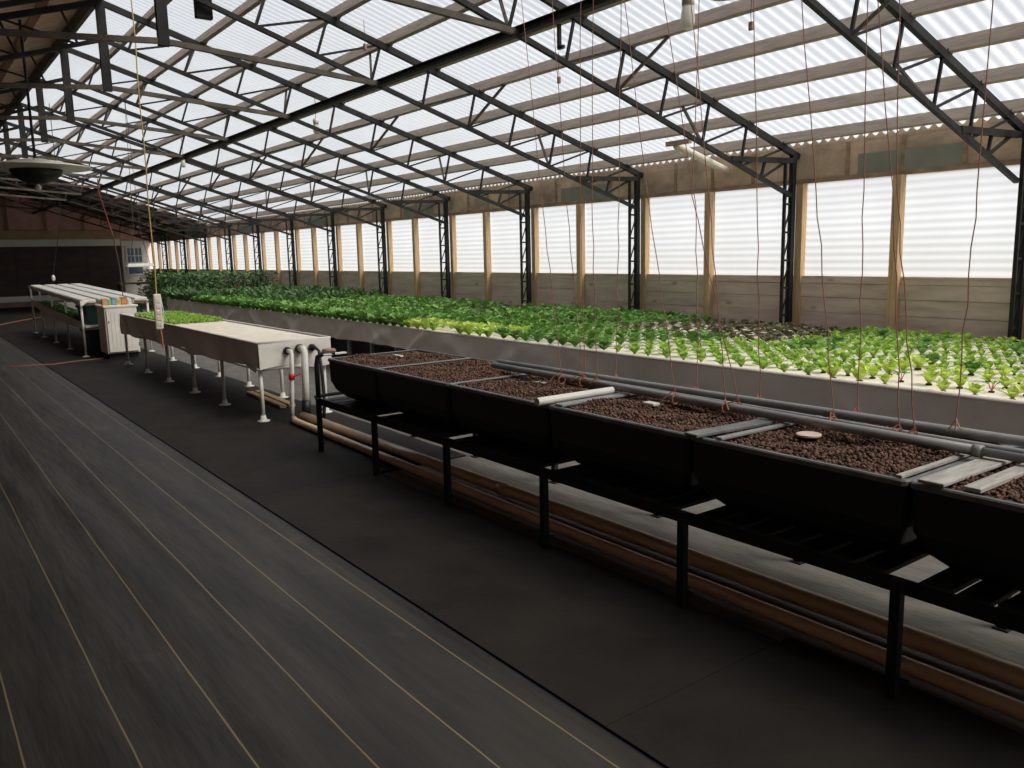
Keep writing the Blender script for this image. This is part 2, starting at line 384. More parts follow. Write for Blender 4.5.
# ------------------------------------------------------------------ STEEL: trusses and columns
TN = [7.75, 7.11, 6.53, 5.945, 5.383, 4.80, 4.23, 3.66, 3.08, 2.50]
BN = [None, 7.02, 6.43, 5.833, 5.28, 4.70, 4.11, 3.53, 2.94, 2.36]
PUR = [7.75, 7.18, 6.61, 6.04, 5.47, 4.90, 4.33, 3.76, 3.19, 2.62]
def make_truss():
    t = thing('roof_truss', None, 'roof truss', (RIDGE, 0, 2.45), 'dark steel roof trusses')
    S = M['steel']
    for sgn in (1, -1):
        X = (lambda x: x) if sgn > 0 else mir
        MB().bar((X(8.0), 0, zt(8.0)), (X(RIDGE), 0, zt(RIDGE)), .046, .062).build('top_chord', S, t)
        MB().bar((X(7.95), 0, zb(7.95)), (X(RIDGE), 0, zb(RIDGE)), .038, .042).build('bottom_chord', S, t)
        for i in range(1, 10):
            MB().bar((X(TN[i]), 0, zt(TN[i])), (X(BN[i]), 0, zb(BN[i])), .022).build('web_bar', S, t)
            MB().bar((X(BN[i]), 0, zb(BN[i])), (X(TN[i-1]+.0), 0, zt(TN[i-1])), .02).build('web_bar', S, t)
        MB().bar((X(7.95), 0, 2.46), (X(6.86), 0, 2.43), .05, .055).build('eave_tie', S, t)
        MB().bar((X(7.42), 0, 2.44), (X(7.36), 0, zb(7.36)), .024).build('web_bar', S, t)
        MB().bar((X(7.36), 0, zb(7.36)), (X(7.8), 0, 2.45), .024).build('web_bar', S, t)
        MB().bar((X(RIDGE), .0, 3.43), (X(4.24), 0, 3.275), .042, .046).build('scissor_tie', M['steel_brown'], t)
    for bx, px, dy in ((5.28, 5.47, -.45), (6.43, 6.61, .42), (4.11, 4.33, .42), (2.94, 3.19, .4)):
        MB().bar((bx, 0, zb(bx)), (px, dy, zt(px)+.05), .024).build('purlin_brace', M['steel_brown'], t)
    for px in PUR[:-1]:
        MB().bar((px-.02, -.012, zt(px)+.02), (px+.05, -.012, zt(px)+.14), .07, .014, up=(0,1,0)).build('cleat', S, t)
    MB().box(RIDGE-.045, RIDGE+.045, -.03, .03, 3.39, zt(RIDGE)+.02).build('king_post', S, t)
    return t
def make_column():
    t = thing('lattice_column', None, 'column', (7.87, 0, 0), 'dark lattice columns on the right wall')
    S = M['steel']
    MB().box(7.765, 7.79, -.016, .016, 0, 2.47).build('inner_chord', S, t)
    MB().box(7.88, 7.945, -.025, .025, 0, 2.53).build('outer_chord', S, t)
    z = .2; i = 0
    while z < 2.3:
        MB().bar((7.78, 0, z), (7.90, 0, z), .022, .022).build('rung', S, t)
        MB().bar((7.78, 0, z), (7.90, 0, z+.3), .012).build('lacing', S, t)
        z += .3
    MB().box(7.77, 7.96, -.06, .06, 0, .012).build('base_plate', S, t)
    return t
tr = make_truss(); co = make_column()
for k in range(13):
    y = Y0 + BAY*k
    lt = 'dark steel roof truss, %s of the row counting from the near end' % ORD[k]
    lc = 'dark steel lattice wall column, %s counting from the right of the photo' % ORD[k]
    if k == 0: lc = 'dark steel lattice wall column cut by the right edge of the photo'
    if k == 0: tr.location.y = y + .11; tr['label'] = lt; co.location.y = y; co['label'] = lc
    else: copy_tree(tr, (RIDGE, y, 2.45), lt); copy_tree(co, (7.87, y, 0), lc)
# purlins
sl = math.atan(.307)
for side in (1, -1):
    for i, px in enumerate(PUR):
        x = px if side > 0 else mir(px)
        zz = zt(px)+.04+.055
        mb = MB().bar((x, BACK, zz), (x, FAR, zz), .045, .108, up=(.307*side, 0, 1))
        if side > 0: lb = 'weathered wooden roof purlin, %s up from the right eave, under clear sheets' % ORD[i]
        else: lb = 'brown wooden roof purlin under the boarded left slope, %s below the ridge' % ORD[9-i]
        if side > 0 or i > 3: tag(mb.build('roof_purlin', M['purlin'] if side > 0 else M['left_boards'], loc=(x, FAR/2, zz)), lb, 'purlin', 'wooden roof purlins')
mb = MB().bar((RIDGE, BACK, zt(RIDGE)+.10), (RIDGE, FAR, zt(RIDGE)+.10), .05, .16)
tag(mb.build('ridge_beam', M['steel_brown']), 'dark beam along the roof ridge above the hanging posts', 'beam')
mb = MB(); bx_, bz_ = 4.2, 3.285
mb.box(bx_-.006, bx_+.006, BACK+.5, FAR, bz_-.033, bz_+.033); mb.box(bx_-.03, bx_+.03, BACK+.5, FAR, bz_+.028, bz_+.035); mb.box(bx_-.03, bx_+.03, BACK+.5, FAR, bz_-.035, bz_-.028)
tag(mb.build('steel_beam', mat('dark_brown_steel', (.038, .034, .03), .6, 0, .4, 5, spec=.25)), 'long dark steel beam running lengthwise under the trusses', 'beam')

# ------------------------------------------------------------------ GROW BEDS
BEDX0, BEDX1, RIMZ = 2.62, 3.42, .77
leg_y = [1.33 + .945*k for k in range(-1, 6)]      # .385 .. 6.055
def rrect(x0, x1, y0, y1, r, z, n=4):
    pts = []
    for cx, cy, a0 in ((x1-r, y0+r, -90), (x1-r, y1-r, 0), (x0+r, y1-r, 90), (x0+r, y0+r, 180)):
        for j in range(n+1):
            a = math.radians(a0+90*j/n); pts.append((cx+r*math.cos(a), cy+r*math.sin(a), z))
    return pts
ICO_V = []; t_ = (1+5**.5)/2
for a in ((-1,t_,0),(1,t_,0),(-1,-t_,0),(1,-t_,0),(0,-1,t_),(0,1,t_),(0,-1,-t_),(0,1,-t_),(t_,0,-1),(t_,0,1),(-t_,0,-1),(-t_,0,1)): ICO_V.append(Vector(a).normalized())
ICO_F = [(0,11,5),(0,5,1),(0,1,7),(0,7,10),(0,10,11),(1,5,9),(5,11,4),(11,10,2),(10,7,6),(7,1,8),(3,9,4),(3,4,2),(3,2,6),(3,6,8),(3,8,9),(4,9,5),(2,4,11),(6,2,10),(8,6,7),(9,8,1)]
def pebbles(seed):
    rr = random.Random(seed); mb = MB()
    w, l = BEDX1-BEDX0-.035, .945-.05; sp = .0128
    hump = lambda x, y: (.016*math.sin(x*7+seed)*math.sin(y*6+seed*2) + .007*math.sin(x*19+y*15) + .012)*min(1, 9*(w/2-abs(x)), 9*(l/2-abs(y))) - .004
    nx, ny = int(w/sp), int(l/sp)
    for i in range(nx):
        for j in range(ny):
            x = -w/2+(i+.5+rr.uniform(-.45,.45))*sp; y = -l/2+(j+.5+rr.uniform(-.45,.45))*sp
            r = rr.uniform(.0058, .0098); z = hump(x, y)+rr.uniform(-.006,.008)
            q = Matrix.Rotation(rr.uniform(0,6.28), 3, (rr.random(), rr.random(), rr.random()+.01))
            s = (rr.uniform(.8,1.2), rr.uniform(.8,1.2), rr.uniform(.7,1.05))
            mb.add([(x+p.x, y+p.y, z+p.z) for p in (q @ Vector((v.x*s[0]*r, v.y*s[1]*r, v.z*s[2]*r)) for v in ICO_V)], ICO_F)
    base = MB(); base.grid(lambda u, v: ((u-.5)*w, (v-.5)*l, hump((u-.5)*w, (v-.5)*l)-.006), 16, 16)
    return mb, base
pm = []
where = ['cut by the right edge of the photo', 'with a round pink lid on its pebbles', 'with a small white tag, third from the right', 'beside the white pipe, on its far side', 'second from the left end of the row', 'at the left end of the row beside the white table']
peb_lab = ['brown clay pebbles in the bed cut by the right photo edge', 'brown clay pebbles around the round pink lid', 'brown clay pebbles around the larger white tag', 'brown clay pebbles in the bed just beyond the white pipe', 'brown clay pebbles in the second bed from the left end', 'brown clay pebbles in the leftmost bed beside the white table']
bed0 = None; peb0 = []
for k in range(6):
    y0, y1 = leg_y[k]+.001, (leg_y[k+1]-.001 if k < 5 else 5.905); yc = (y0+y1)/2; base = ((BEDX0+BEDX1)/2, yc, .44)
    lb = 'black plastic pebble bed trough ' + where[k]
    if bed0 is None:
        t = thing('grow_bed', lb, 'grow bed', base, 'black pebble grow beds'); bed0 = t
        rings = [rrect(BEDX0+i-.004, BEDX1-i-.004, y0+i+.006, y1-i-.006, .03+i*.3, z) for z, i in ((.444, .18), (.448, .145), (.475, .088), (.53, .032), (.60, .004), (.77, 0))]
        inner = [rrect(BEDX0+i+.024, BEDX1-i-.024, y0+i+.022, y1-i-.022, .045, z) for z, i in ((.77, 0), (.68, .004))]
        MB().loft(rings + inner, caps=True).build('tub', M['trough'], t, smooth=False, bevel=0)
        ro = [rrect(BEDX0-.012+a, BEDX1+.004-a, y0-.002+a, y1+.002-a, .035, z) for a, z in ((0, .752), (0, .768), (.004, .774), (.015, .774), (.018, .768), (.018, .752))]
        MB().loft(ro, caps=False).build('rim', M['grey_plastic'], t)
    else:
        c = copy_tree(bed0, base, lb)
        if k == 5: c.scale.y = (y1-y0)/.943
    if len(peb0) < 3:
        pb, bs = pebbles(k+1)
        o = pb.build('clay_pebbles', M['pebble'], smooth=True); f = bs.build('fill', M['pebble_base'], o); peb0.append(o)
    else: o = copy_tree(peb0[k % 3])
    o.location = ((BEDX0+BEDX1)/2, yc, .756)
    if k == 5: o.scale.y = (y1-y0)/.943
    tag(o, peb_lab[k], 'clay pebbles', 'brown clay pebbles in the beds', 'stuff')
# stand: one frame carrying the row
st = thing('bed_stand', 'black steel stand with thin legs carrying the row of pebble beds', 'stand', ((BEDX0+BEDX1)/2, 3.2, 0))
for k, y in enumerate(leg_y):
    for x in (2.585, 3.44):
        lg = MB().box(x-.016, x+.016, y-.018, y+.018, .006, .44)
        L_ = lg.build('leg', M['steel'], st)
        MB().box(x-.03, x+.03, y-.03, y+.03, 0, .007).build('foot', M['steel'], L_)
        if x < 3: MB().tube([(x, y, .09), (x+.01, y-.05, .085)], .006, 6).build('bolt', M['steel'], L_)
for x in (2.60, 3.44):
    MB().box(x-.004, x+.004, leg_y[0]-.02, leg_y[-1]+.02, .385 if x < 3 else .418, .44).box(x-.004 if x > 3 else x, x+.04 if x < 3 else x+.004, leg_y[0]-.02, leg_y[-1]+.02, .385 if x < 3 else .418, .392 if x < 3 else .424).build('rail', M['steel'], st)
for i in range(42):
    y = leg_y[i//7]+.945/2 + (i % 7 - 3)*.121
    MB().box(2.60, 3.44, y-.05, y+.05, .425, .441).build('slat', M['steel'], st)
MB().tube([(2.585, leg_y[-1]+.02, .43), (2.60, leg_y[-1]+.09, .44), (2.75, leg_y[-1]+.12, .44), (3.2, leg_y[-1]+.12, .44), (3.40, leg_y[-1]+.08, .44), (3.44, leg_y[-1]+.01, .43)], .014, 8).build('end_rail', M['steel'], st, smooth=True)

# pieces lying across the bed joints
def on_bed(name, mb, m, lab, cat, grp=None, **kw): return tag(mb.build(name, m, **kw), lab, cat, grp)
pp = MB().tube([(2.545, 3.215, .797), (3.06, 3.205, .797)], .021, 14)
on_bed('white_pipe', pp, M['pvc'], 'short white pipe lying across the joint between two pebble beds', 'pipe', smooth=False)
on_bed('grey_strip', MB().bar((2.62, 3.135, .781), (3.30, 3.13, .781), .06, .012), M['pvc_grey'], 'grey strip lying beside the short white pipe', 'strip', 'grey strips across the bed joints', bevel=.003)
on_bed('grey_strip', MB().bar((2.58, 2.235, .783), (3.05, 2.19, .783), .075, .014), M['grey_plastic'], 'grey strip across the joint left of the round pink lid', 'strip', 'grey strips across the bed joints', bevel=.003)
on_bed('grey_strip', MB().bar((2.62, 2.12, .781), (3.3, 2.10, .781), .03, .012), M['pvc_grey'], 'narrow grey strip beside the joint left of the pink lid', 'strip', 'grey strips across the bed joints', bevel=.003)
M['dusty'] = mat('dusty_white_plank', (.42, .40, .36), .6, 0, .4, 7, (1, 6, 1))
on_bed('dusty_plank', MB().bar((2.60, 1.25, .786), (3.22, 1.25, .782), .085, .012), M['dusty'], 'dusty grey white plank across the joint right of the pink lid', 'plank', 'dusty planks across the near joint', bevel=.003)
on_bed('dusty_plank', MB().bar((2.62, 1.365, .780), (3.24, 1.36, .780), .022, .012), M['dusty'], 'thin dusty strip left of the grey white plank', 'plank', 'dusty planks across the near joint', bevel=.002)
on_bed('dusty_plank', MB().bar((2.64, 1.14, .781), (3.3, 1.14, .781), .055, .014), M['dusty'], 'dusty strip right of the grey white plank with dark gap', 'plank', 'dusty planks across the near joint', bevel=.002)
on_bed('plant_tag', MB().bevel_box(2.955, 3.005, 2.80, 2.88, .776, .790, .003), M['pvc'], 'larger white tag on the pebbles of the third bed', 'tag', 'white tags on the pebbles')
on_bed('plant_tag', MB().bevel_box(2.99, 3.035, 3.73, 3.80, .774, .786, .003), M['dusty'], 'small grey tag on the pebbles beyond the white pipe', 'tag', 'white tags on the pebbles')
on_bed('plant_tag', MB().bevel_box(3.03, 3.06, 5.50, 5.62, .776, .788, .003), M['pvc'], 'thin white tag on the leftmost bed of pebbles', 'tag', 'white tags on the pebbles')
on_bed('round_lid', MB().lathe([(.0, 0), (.046, 0), (.05, .004), (.05, .010), (.044, .012), (.0, .011)], (2.96, 1.93, .772), 24, False), M['lid'], 'round pinkish lid lying on the pebbles of the second bed', 'lid')
# irrigation pipes over the back of the beds
on_bed('grey_pipe', MB().tube([(3.12, 4.4, .815), (3.085, 3.0, .812), (3.045, 1.9, .812), (3.04, 1.29, .812)], .0205, 14).tube([(3.04, 1.315, .812), (3.04, 1.285, .812)], .0235, 14), M['pvc_grey'], 'front grey pipe over the pebbles, tied with orange twine', 'pipe', 'grey pipes along the bed backs', smooth=True)
on_bed('grey_pipe', MB().tube([(3.04, 1.284, .812), (3.03, .2, .812)], .0165, 12), M['pvc_grey'], 'thinner grey pipe continuing off the right photo edge', 'pipe', 'grey pipes along the bed backs', smooth=True)
on_bed('grey_pipe', MB().tube([(3.165, 4.4, .815), (3.135, 3.2, .815), (3.115, 1.8, .815), (3.12, .4, .815)], .012, 10), M['pvc_grey'], 'thin middle grey pipe between two thicker grey pipes', 'pipe', 'grey pipes along the bed backs', smooth=True)
on_bed('grey_pipe', MB().tube([(3.17, 4.4, .83), (3.175, 3.2, .83), (3.20, 2.0, .83), (3.245, .4, .83)], .020, 14), M['pvc_grey'], 'rear grey pipe nearest the pond, behind the pebbles', 'pipe', 'grey pipes along the bed backs', smooth=True)
# floor pipes
mb = MB().tube([(2.98, 7.36, .055), (2.975, 5, .055), (2.98, 3, .055), (2.975, 1, .055), (2.96, -.8, .055)], .040, 16)
mb.tube([(2.975, 4.15, .055), (2.975, 4.07, .055)], .046, 16)
o = tag(mb.build('floor_pipe', M['pvc_tan'], smooth=True), 'thicker tan pipe along the floor under the beds, farther of two', 'pipe', 'tan pipes on the floor')
mb = MB().tube([(2.86, 7.30, .052), (2.84, 7.2, .045), (2.80, 5, .048), (2.77, 3, .048), (2.765, 1, .048), (2.74, -.8, .045)], .031, 14)
o = tag(mb.build('floor_pipe', M['pvc_tan'], smooth=True), 'thinner tan pipe along the floor under the beds, nearer one', 'pipe', 'tan pipes on the floor')

# ------------------------------------------------------------------ RAFT TABLE (white legs, liner trough)
TX0, TX1, TY0, TY1 = 2.64, 3.36, 7.5, 13.3
t = thing('raft_table', 'white legged trough table with liner skirt and cream rafts', 'table', (3.0, 10.4, 0))
def hem(y): return .50 - .015*math.sin(y*2.1) - .012*math.sin(y*5.3) 
mb = MB()
def skirt_front(u, v):
    y = TY0 + (TY1-TY0)*u; z = .765 - (.765-hem(y))*v
    return (TX0 - .006 - .018*v*(.5+.5*math.sin(y*3.4+v*2)) - .012*math.sin(y*9+v*3)*v, y, z)
mb.grid(skirt_front, 90, 8)
def skirt_end(u, v):
    x = TX0 + (TX1-TX0)*u; z = .765 - (.765-.515-.02*math.sin(u*6))*v
    return (x, TY0 - .006 - .012*v*(math.sin(u*7+1)) - .008*math.sin(math.pi*u)*math.sin(v*9)*(1-v), z)
mb.grid(skirt_end, 24, 8)
mb.grid(lambda u, v: (TX1+.006, TY0+(TY1-TY0)*u, .765-.25*v), 10, 2)
mb.grid(lambda u, v: (TX0+(TX1-TX0)*u, TY1+.006, .765-.25*v), 4, 2)
mb.box(TX0, TX1, TY0, TY1, .50, .53)
mb.tube([(TX0, TY0, .765), (TX0, TY1, .765), (TX1, TY1, .765), (TX1, TY0, .765), (TX0, TY0, .765)], .012, 8)
mb.build('liner', M['liner_white'], t, smooth=True)
for y in (7.57, 8.72, 9.80, 10.92, 12.04, 13.22):
    for x in (2.67, 3.31):
        l_ = MB().tube([(x, y, .008), (x, y, .52)], .019, 12).build('leg', M['pvc'], t, smooth=True)
        MB().lathe([(.06, .013), (.06, .022), (.03, .028), (.024, .07), (.02, .07)], (x, y, .0), 16).build('foot', M['pvc'], l_, smooth=True)
tops = ['cream foam raft nearest the table end with the pipes', 'cream foam raft second from the pipes on the white table', 'cream foam raft in the middle of the white legged table', 'cream foam raft half covered by the seedling patch', 'cream foam raft at the far end of the white table']
for i in range(5):
    a = TY0+.02+i*1.152
    o = MB().bevel_box(TX0+.02, TX1-.02, a+.006, a+1.146, .715, .757, .006).build('foam_raft', M['foam']); tag(o, tops[i], 'foam raft', 'foam rafts on the white table')
# pipes at its near end
def gasket(f, x, z, r): MB().tube([(x, 7.494, z), (x, 7.465, z), (x, 7.455, z)], [r, r, r*.75], 16).build('gasket', M['black'], f)
gk = [(2.912, .675, .036), (3.036, .685, .04), (3.16, .685, .033)]
f = thing('drain_pipe', 'thin white standpipe with red valve at the table end', 'pipe', (2.91, 7.35, 0), 'white standpipes at the table end')
MB().tube([(2.912, 7.49, .675), (2.912, 7.40, .675), (2.908, 7.37, .65), (2.90, 7.365, .5), (2.885, 7.36, .3), (2.865, 7.345, .03)], [.021]*6, 12).build('riser', M['pvc'], f, smooth=True)
gasket(f, 2.912, .675, .036)
v_ = MB().lathe([(.02, -.03), (.03, -.025), (.03, .025), (.02, .03)], (2.893, 7.362, .44), 14).build('valve', M['red'], f, smooth=True)
MB().bar((2.893, 7.34, .44), (2.96, 7.30, .47), .022, .012).build('valve_handle', M['red'], v_)
f = thing('drain_pipe', 'thick white standpipe with black coupling at the table end', 'pipe', (3.02, 7.37, 0), 'white standpipes at the table end')
MB().tube([(3.036, 7.49, .685), (3.036, 7.40, .69), (3.035, 7.37, .66), (3.03, 7.37, .4), (3.02, 7.37, .12)], .033, 14).build('riser', M['pvc'], f, smooth=True)
gasket(f, 3.036, .685, .043)
MB().tube([(3.024, 7.37, .20), (3.02, 7.37, .05)], .043, 14).build('coupling', M['black'], f, smooth=True)
f = thing('drain_hose', 'black hose dropping from the third hole in the table end', 'hose', (3.16, 7.4, 0))
MB().tube([(3.16, 7.49, .685), (3.165, 7.42, .69), (3.18, 7.36, .66), (3.19, 7.34, .4), (3.18, 7.3, .15), (3.14, 7.25, .03)], .016, 10).build('hose', M['black'], f, smooth=True)
gasket(f, 3.16, .685, .034)
f = thing('overflow_elbow', 'black elbow pipe standing at the left end of the bed row', 'pipe', (2.62, 6.16, 0))
MB().tube([(2.62, 6.13, .01), (2.62, 6.13, .70), (2.63, 6.125, .76), (2.67, 6.11, .785), (2.76, 6.08, .785)], .02, 12).build('elbow', M['black'], f, smooth=True)
MB().bevel_box(2.66, 2.86, 6.07, 6.12, .772, .786, .003).build('white_plate', M['pvc'], f)
MB().lathe([(.05, 0), (.058, .012), (.05, .03), (.03, .034)], (2.74, 6.15, .785), 16).build('brown_cap', M['brownc'], f)
for x, y, lb in ((3.10, 8.75, 'pale timber offcut on the floor under the table, nearer the legs'), (3.20, 8.75, 'pale timber offcut on the floor under the table, farther in')):
    tag(MB().bar((x-.03, y-.65, .027), (x+.02, y+.5, .027), .07, .035).build('timber_offcut', M['timber'], bevel=.003), lb, 'timber', 'timber offcuts under the table')
# seedlings on the raft table
def leaf(mb, base, az, length, width, rise, curl, ruf, rr, nseg=4):
    d = Vector((math.cos(az), math.sin(az), 0)); s = Vector((-d.y, d.x, 0)); k = len(mb.v)
    wt = [.25, .75, 1.0, .8, .25] if nseg == 4 else [.3, 1.0, .35]
    for i in range(nseg+1):
        t = i/nseg; a = rise - curl*t
        c = Vector(base) + d*(length*(math.sin(rise)*0 + t*math.cos(rise - curl*t*.5))) + Vector((0,0,length*t*math.sin(rise - curl*t*.55)))
        w_ = width*wt[i]*.5
        up = Vector((0,0,1))
        mb.v.append(tuple(c - s*w_ + up*(w_*.45 + rr.uniform(-1,1)*ruf)))
        mb.v.append(tuple(c + up*rr.uniform(-.3,.3)*ruf))
        mb.v.append(tuple(c + s*w_ + up*(w_*.45 + rr.uniform(-1,1)*ruf)))
    for i in range(nseg):
        a = k+i*3; mb.f += [(a, a+3, a+4, a+1), (a+1, a+4, a+5, a+2)]
def plant(mb, x, y, z, kind, rr, sc=1.0, nseg=4):
    P_ = {'pale': (10, .125, .07, 1.15, .6, .006), 'bright': (13, .145, .075, 1.12, .65, .010), 'mid': (13, .15, .085, 1.05, .6, .010),
          'bronze': (13, .14, .09, .9, .7, .010), 'dark': (14, .24, .075, 1.25, .5, .012), 'sprout': (5, .07, .022, 1.2, .5, .003)}[kind]
    n = P_[0]
    if nseg < 4: n = max(5, int(n*.62))
    for i in range(n):
        q = i/n
        leaf(mb, (x + rr.uniform(-.006,.006), y + rr.uniform(-.006,.006), z), i*2.4+rr.uniform(-.3,.3), P_[1]*sc*rr.uniform(.8,1.15)*(1-.25*q), P_[2]*sc*rr.uniform(.85,1.2)*(1.25 if nseg < 4 else 1), P_[3]-.25+.5*q+rr.uniform(-.12,.12), P_[4]*(1.2-q), P_[5]*sc, rr, nseg)
rr = random.Random(3); mb = MB()
yy = 10.65
while yy < 12.75:
    xx = 2.74
    while xx < 3.33:
        plant(mb, xx+rr.uniform(-.01,.01), yy+rr.uniform(-.01,.01), .757, 'sprout', rr, 1.0, 2); xx += .05
    yy += .055
tag(mb.build('seedling_patch', LEAF['bright']), 'dense patch of green seedlings on the far half of the white table', 'seedlings', kind='stuff')

# ------------------------------------------------------------------ POND
PX0, PX1, PY0, PY1 = 4.90, 7.76, 0.6, 19.6
t = thing('raft_pond', 'long raised pond in grey liner along the right wall', 'pond', (6.0, 10.0, 0))
mb = MB()
rp = random.Random(5); folds = [(rp.uniform(PY0, PY1), rp.uniform(.12, .35), rp.uniform(.012, .04), rp.choice((-1, 1))) for _ in range(34)]
def pskirt(u, v):
    y = PY0+(PY1-PY0)*u
    h = .33 + .14*(.5+.5*math.sin(y*.8+.4))*max(0, min(1, (9.5-y)/3)) + .02*math.sin(y*1.9)
    z = .665 - .24*v*(h/.33)
    x = PX0 - .004 - .010*math.sin(y*2.2)*v
    for fy, fw, fa, sg in folds:
        d = (y - fy - sg*(v-.3)*.35)/fw
        if abs(d) < 1: x -= fa*(1-abs(d))**1.3*math.sin(min(1, v*1.6)*math.pi*.5)*(1.7 if y > 6.5 else .4)
    return (x, y, z)
mb.grid(pskirt, 380, 10)
mb.grid(lambda u, v: (PX0+(PX1-PX0)*u, PY0, .665-.62*v), 6, 3); mb.grid(lambda u, v: (PX0+(PX1-PX0)*u, PY1, .665-.62*v), 6, 3)
mb.grid(lambda u, v: (PX1, PY0+(PY1-PY0)*u, .665-.62*v), 6, 3)
mb.tube([(PX0+.008, PY0, .666), (PX0+.008, PY1, .666)], .016, 10)
mb.tube([(PX1-.008, PY0, .666), (PX1-.008, PY1, .666)], .016, 10)
mb.build('liner', M['liner'], t, smooth=True)
MB().box(PX0+.14, PX0+.17, PY0+.02, PY1-.02, 0, .61).build('dark_gap_boards', M['dark_void'], t)  # near-black backing, paints the shade of the gap behind the skirt
MB().box(PX0+.03, PX1-.03, PY0+.03, PY1-.03, .56, .614).build('water', M['dark_void'], t)
for i in range(28):
    y = PY0+.3+i*.68
    MB().box(PX0+.03, PX0+.075, y-.02, y+.02, 0, .62).build('post', M['pvc_grey'], t)
# foam rafts floating in it
ry = PY0+.03; i = 0
while ry < PY1-.3:
    ye = min(ry+1.16, PY1-.03)
    for q, (xa, xb) in enumerate(((PX0+.025, 6.20), (6.21, PX1-.025))):
        o = MB().bevel_box(xa, xb, ry+.003, ye-.003, .616, .658, .005).build('floating_raft', M['foam'])
        tag(o, 'cream floating foam raft on the %s side of the pond, %s from its near end' % (('aisle', 'wall')[q], ORD[i]), 'foam raft', 'floating foam rafts in the pond')
    ry = ye+.004; i += 1
# plants on the rafts
STEP = .187; cols = [PX0+.10+.195*i for i in range(15)]
def kind_at(x, y, rr):
    b = x + rr.uniform(-.12, .12); w = y + rr.uniform(-.12, .12)
    if y > 17.6: return 'dark'
    if b < 5.75:
        if w < 3.1: return 'pale'
        if w < 5.3: return 'bright'
        if 6.9 < w < 8.8 and b < 5.4: return 'pale' if rr.random() < .6 else 'bright'
        return 'mid'
    if w < 4.5: return 'bright' if rr.random() < .85 else 'mid'
    if w < 6.5 and b > 6.15: return 'bronze'
    if w < 4.9: return 'bright'
    if (9.5 < w < 10.6 and b > 6.4) or (13 < w < 14.5 and b < 6.3 and rr.random() < .6): return 'bronze'
    if 14.5 < w: return 'dark' if rr.random() < .5 else 'mid'
    return 'mid'
var = {}
def variant(kind, i):
    if (kind, i) not in var:
        mb = MB(); r2 = random.Random(hash((len(kind), ord(kind[0]), i)) & 0xffff)
        plant(mb, 0, 0, .015, kind, r2); me = mb.build('lettuce', LEAF[kind]); var[(kind, i)] = me.data; bpy.data.objects.remove(me)
    return var[(kind, i)]
cupmb = MB().lathe([(.020, -.004), (.026, .006), (.027, .014), (.019, .015), (.018, .006)], (0,0,0), 12, False).build('net_cup', M['cup']); cup_me = cupmb.data; bpy.data.objects.remove(cupmb)
desc = {'pale': 'pale yellow green young lettuce', 'bright': 'bright green lettuce', 'mid': 'mid green leafy lettuce', 'bronze': 'dark bronze red lettuce', 'dark': 'tall dark green leafy plant', 'chard': 'red stemmed chard seedling'}
chard_me = None
def chard(seed):
    r2 = random.Random(seed); st_ = MB(); lf = MB()
    for a in range(5):
        az = a*1.26+r2.uniform(-.3,.3); h = r2.uniform(.06,.10); d = Vector((math.cos(az)*.03, math.sin(az)*.03, h))
        st_.tube([(0,0,.012), tuple(d*.5+Vector((0,0,.006))), tuple(d)], .0035, 5); leaf(lf, d, az, .07, .045, .6, .5, .004, r2)
    return st_, lf
rr = random.Random(11); n_ind = 0; rows_seen = []; stuff = {k: MB() for k in LEAF}; row = 0; y = 1.42
grp = {'pale': 'pale young lettuces near the right', 'bright': 'bright green lettuces in rows', 'mid': 'mid green lettuces in rows', 'bronze': 'dark bronze lettuces by the wall', 'chard': 'red stemmed seedlings at the near corner'}
while y < PY1-.1:
    row += 1; inrow = 0
    for ci, x in enumerate(cols):
        px = x + rr.uniform(-.009,.009); py = y + rr.uniform(-.009,.009)
        k = kind_at(x, y, rr)
        # outside the picture on the near side
        if (px*.589+py*.792) < .1 or 512+FPX*(px*.8-py*.599)/(px*.589+py*.792) > 1060: continue
        if ci == 0 and y > 7.0: px -= .06
        sc = (1.3 if ci == 0 and y > 7.0 else 1)*rr.uniform(.85, 1.15)*(.64 if k == 'bright' else .62 if k == 'bronze' else .78 if k == 'mid' and y < 7 else .92)
        if k == 'pale' and y < 3.2: sc *= .74 if y < 2.75 else .88
        if k == 'bright' and x > 5.4 and y < 3.4: sc *= .85
        young = y < 3.2 and x < 5.7
        if young and y < 2.75 and x < 5.4 and rr.random() < .4: k = 'chard'
        if young and rr.random() < (.22 if y < 2.6 else .1): continue
        if y < 5.0 and n_ind < 300:
            if inrow == 0: rows_seen.append(row)
            lab = '%s, %s from the aisle edge, %s row from the near end' % (desc[k], ORD[inrow], ORD[len(rows_seen)-1])
            if k == 'chard':
                s_, l_ = chard(rr.randint(0, 999))
                o = l_.build('chard_seedling', LEAF['mid']); tag(o, lab, 'plant', grp[k]); s_.build('stem', M['stem_red'], o)
            else:
                o = bpy.data.objects.new('lettuce', variant(k, rr.randint(0, 4))); C.objects.link(o); tag(o, lab, 'lettuce', grp[k])
            o.location = (px, py, .658); o.rotation_euler = (0, 0, rr.uniform(0, 6.28)); o.scale = (sc, sc, sc)
            if y < 3.6:
                c = bpy.data.objects.new('net_cup', cup_me); C.objects.link(c); c.parent = o
            n_ind += 1; inrow += 1
        else:
            if rr.random() < .06 and y < 8: continue
            plant(stuff[k], px, py, .673, k, rr, sc*(1.0 if y < 7.2 else 1.12), 4 if y < 9 else 2)
    y += STEP
slab = {'pale': 'patch of pale yellow green lettuces along the aisle edge of the pond', 'bright': 'remaining bright green lettuces on the pond beyond the near rows', 'mid': 'mass of mid green lettuces filling the middle of the pond', 'bronze': 'dark bronze lettuces along the wall side of the pond', 'dark': 'taller dark green plants filling the far end of the pond'}
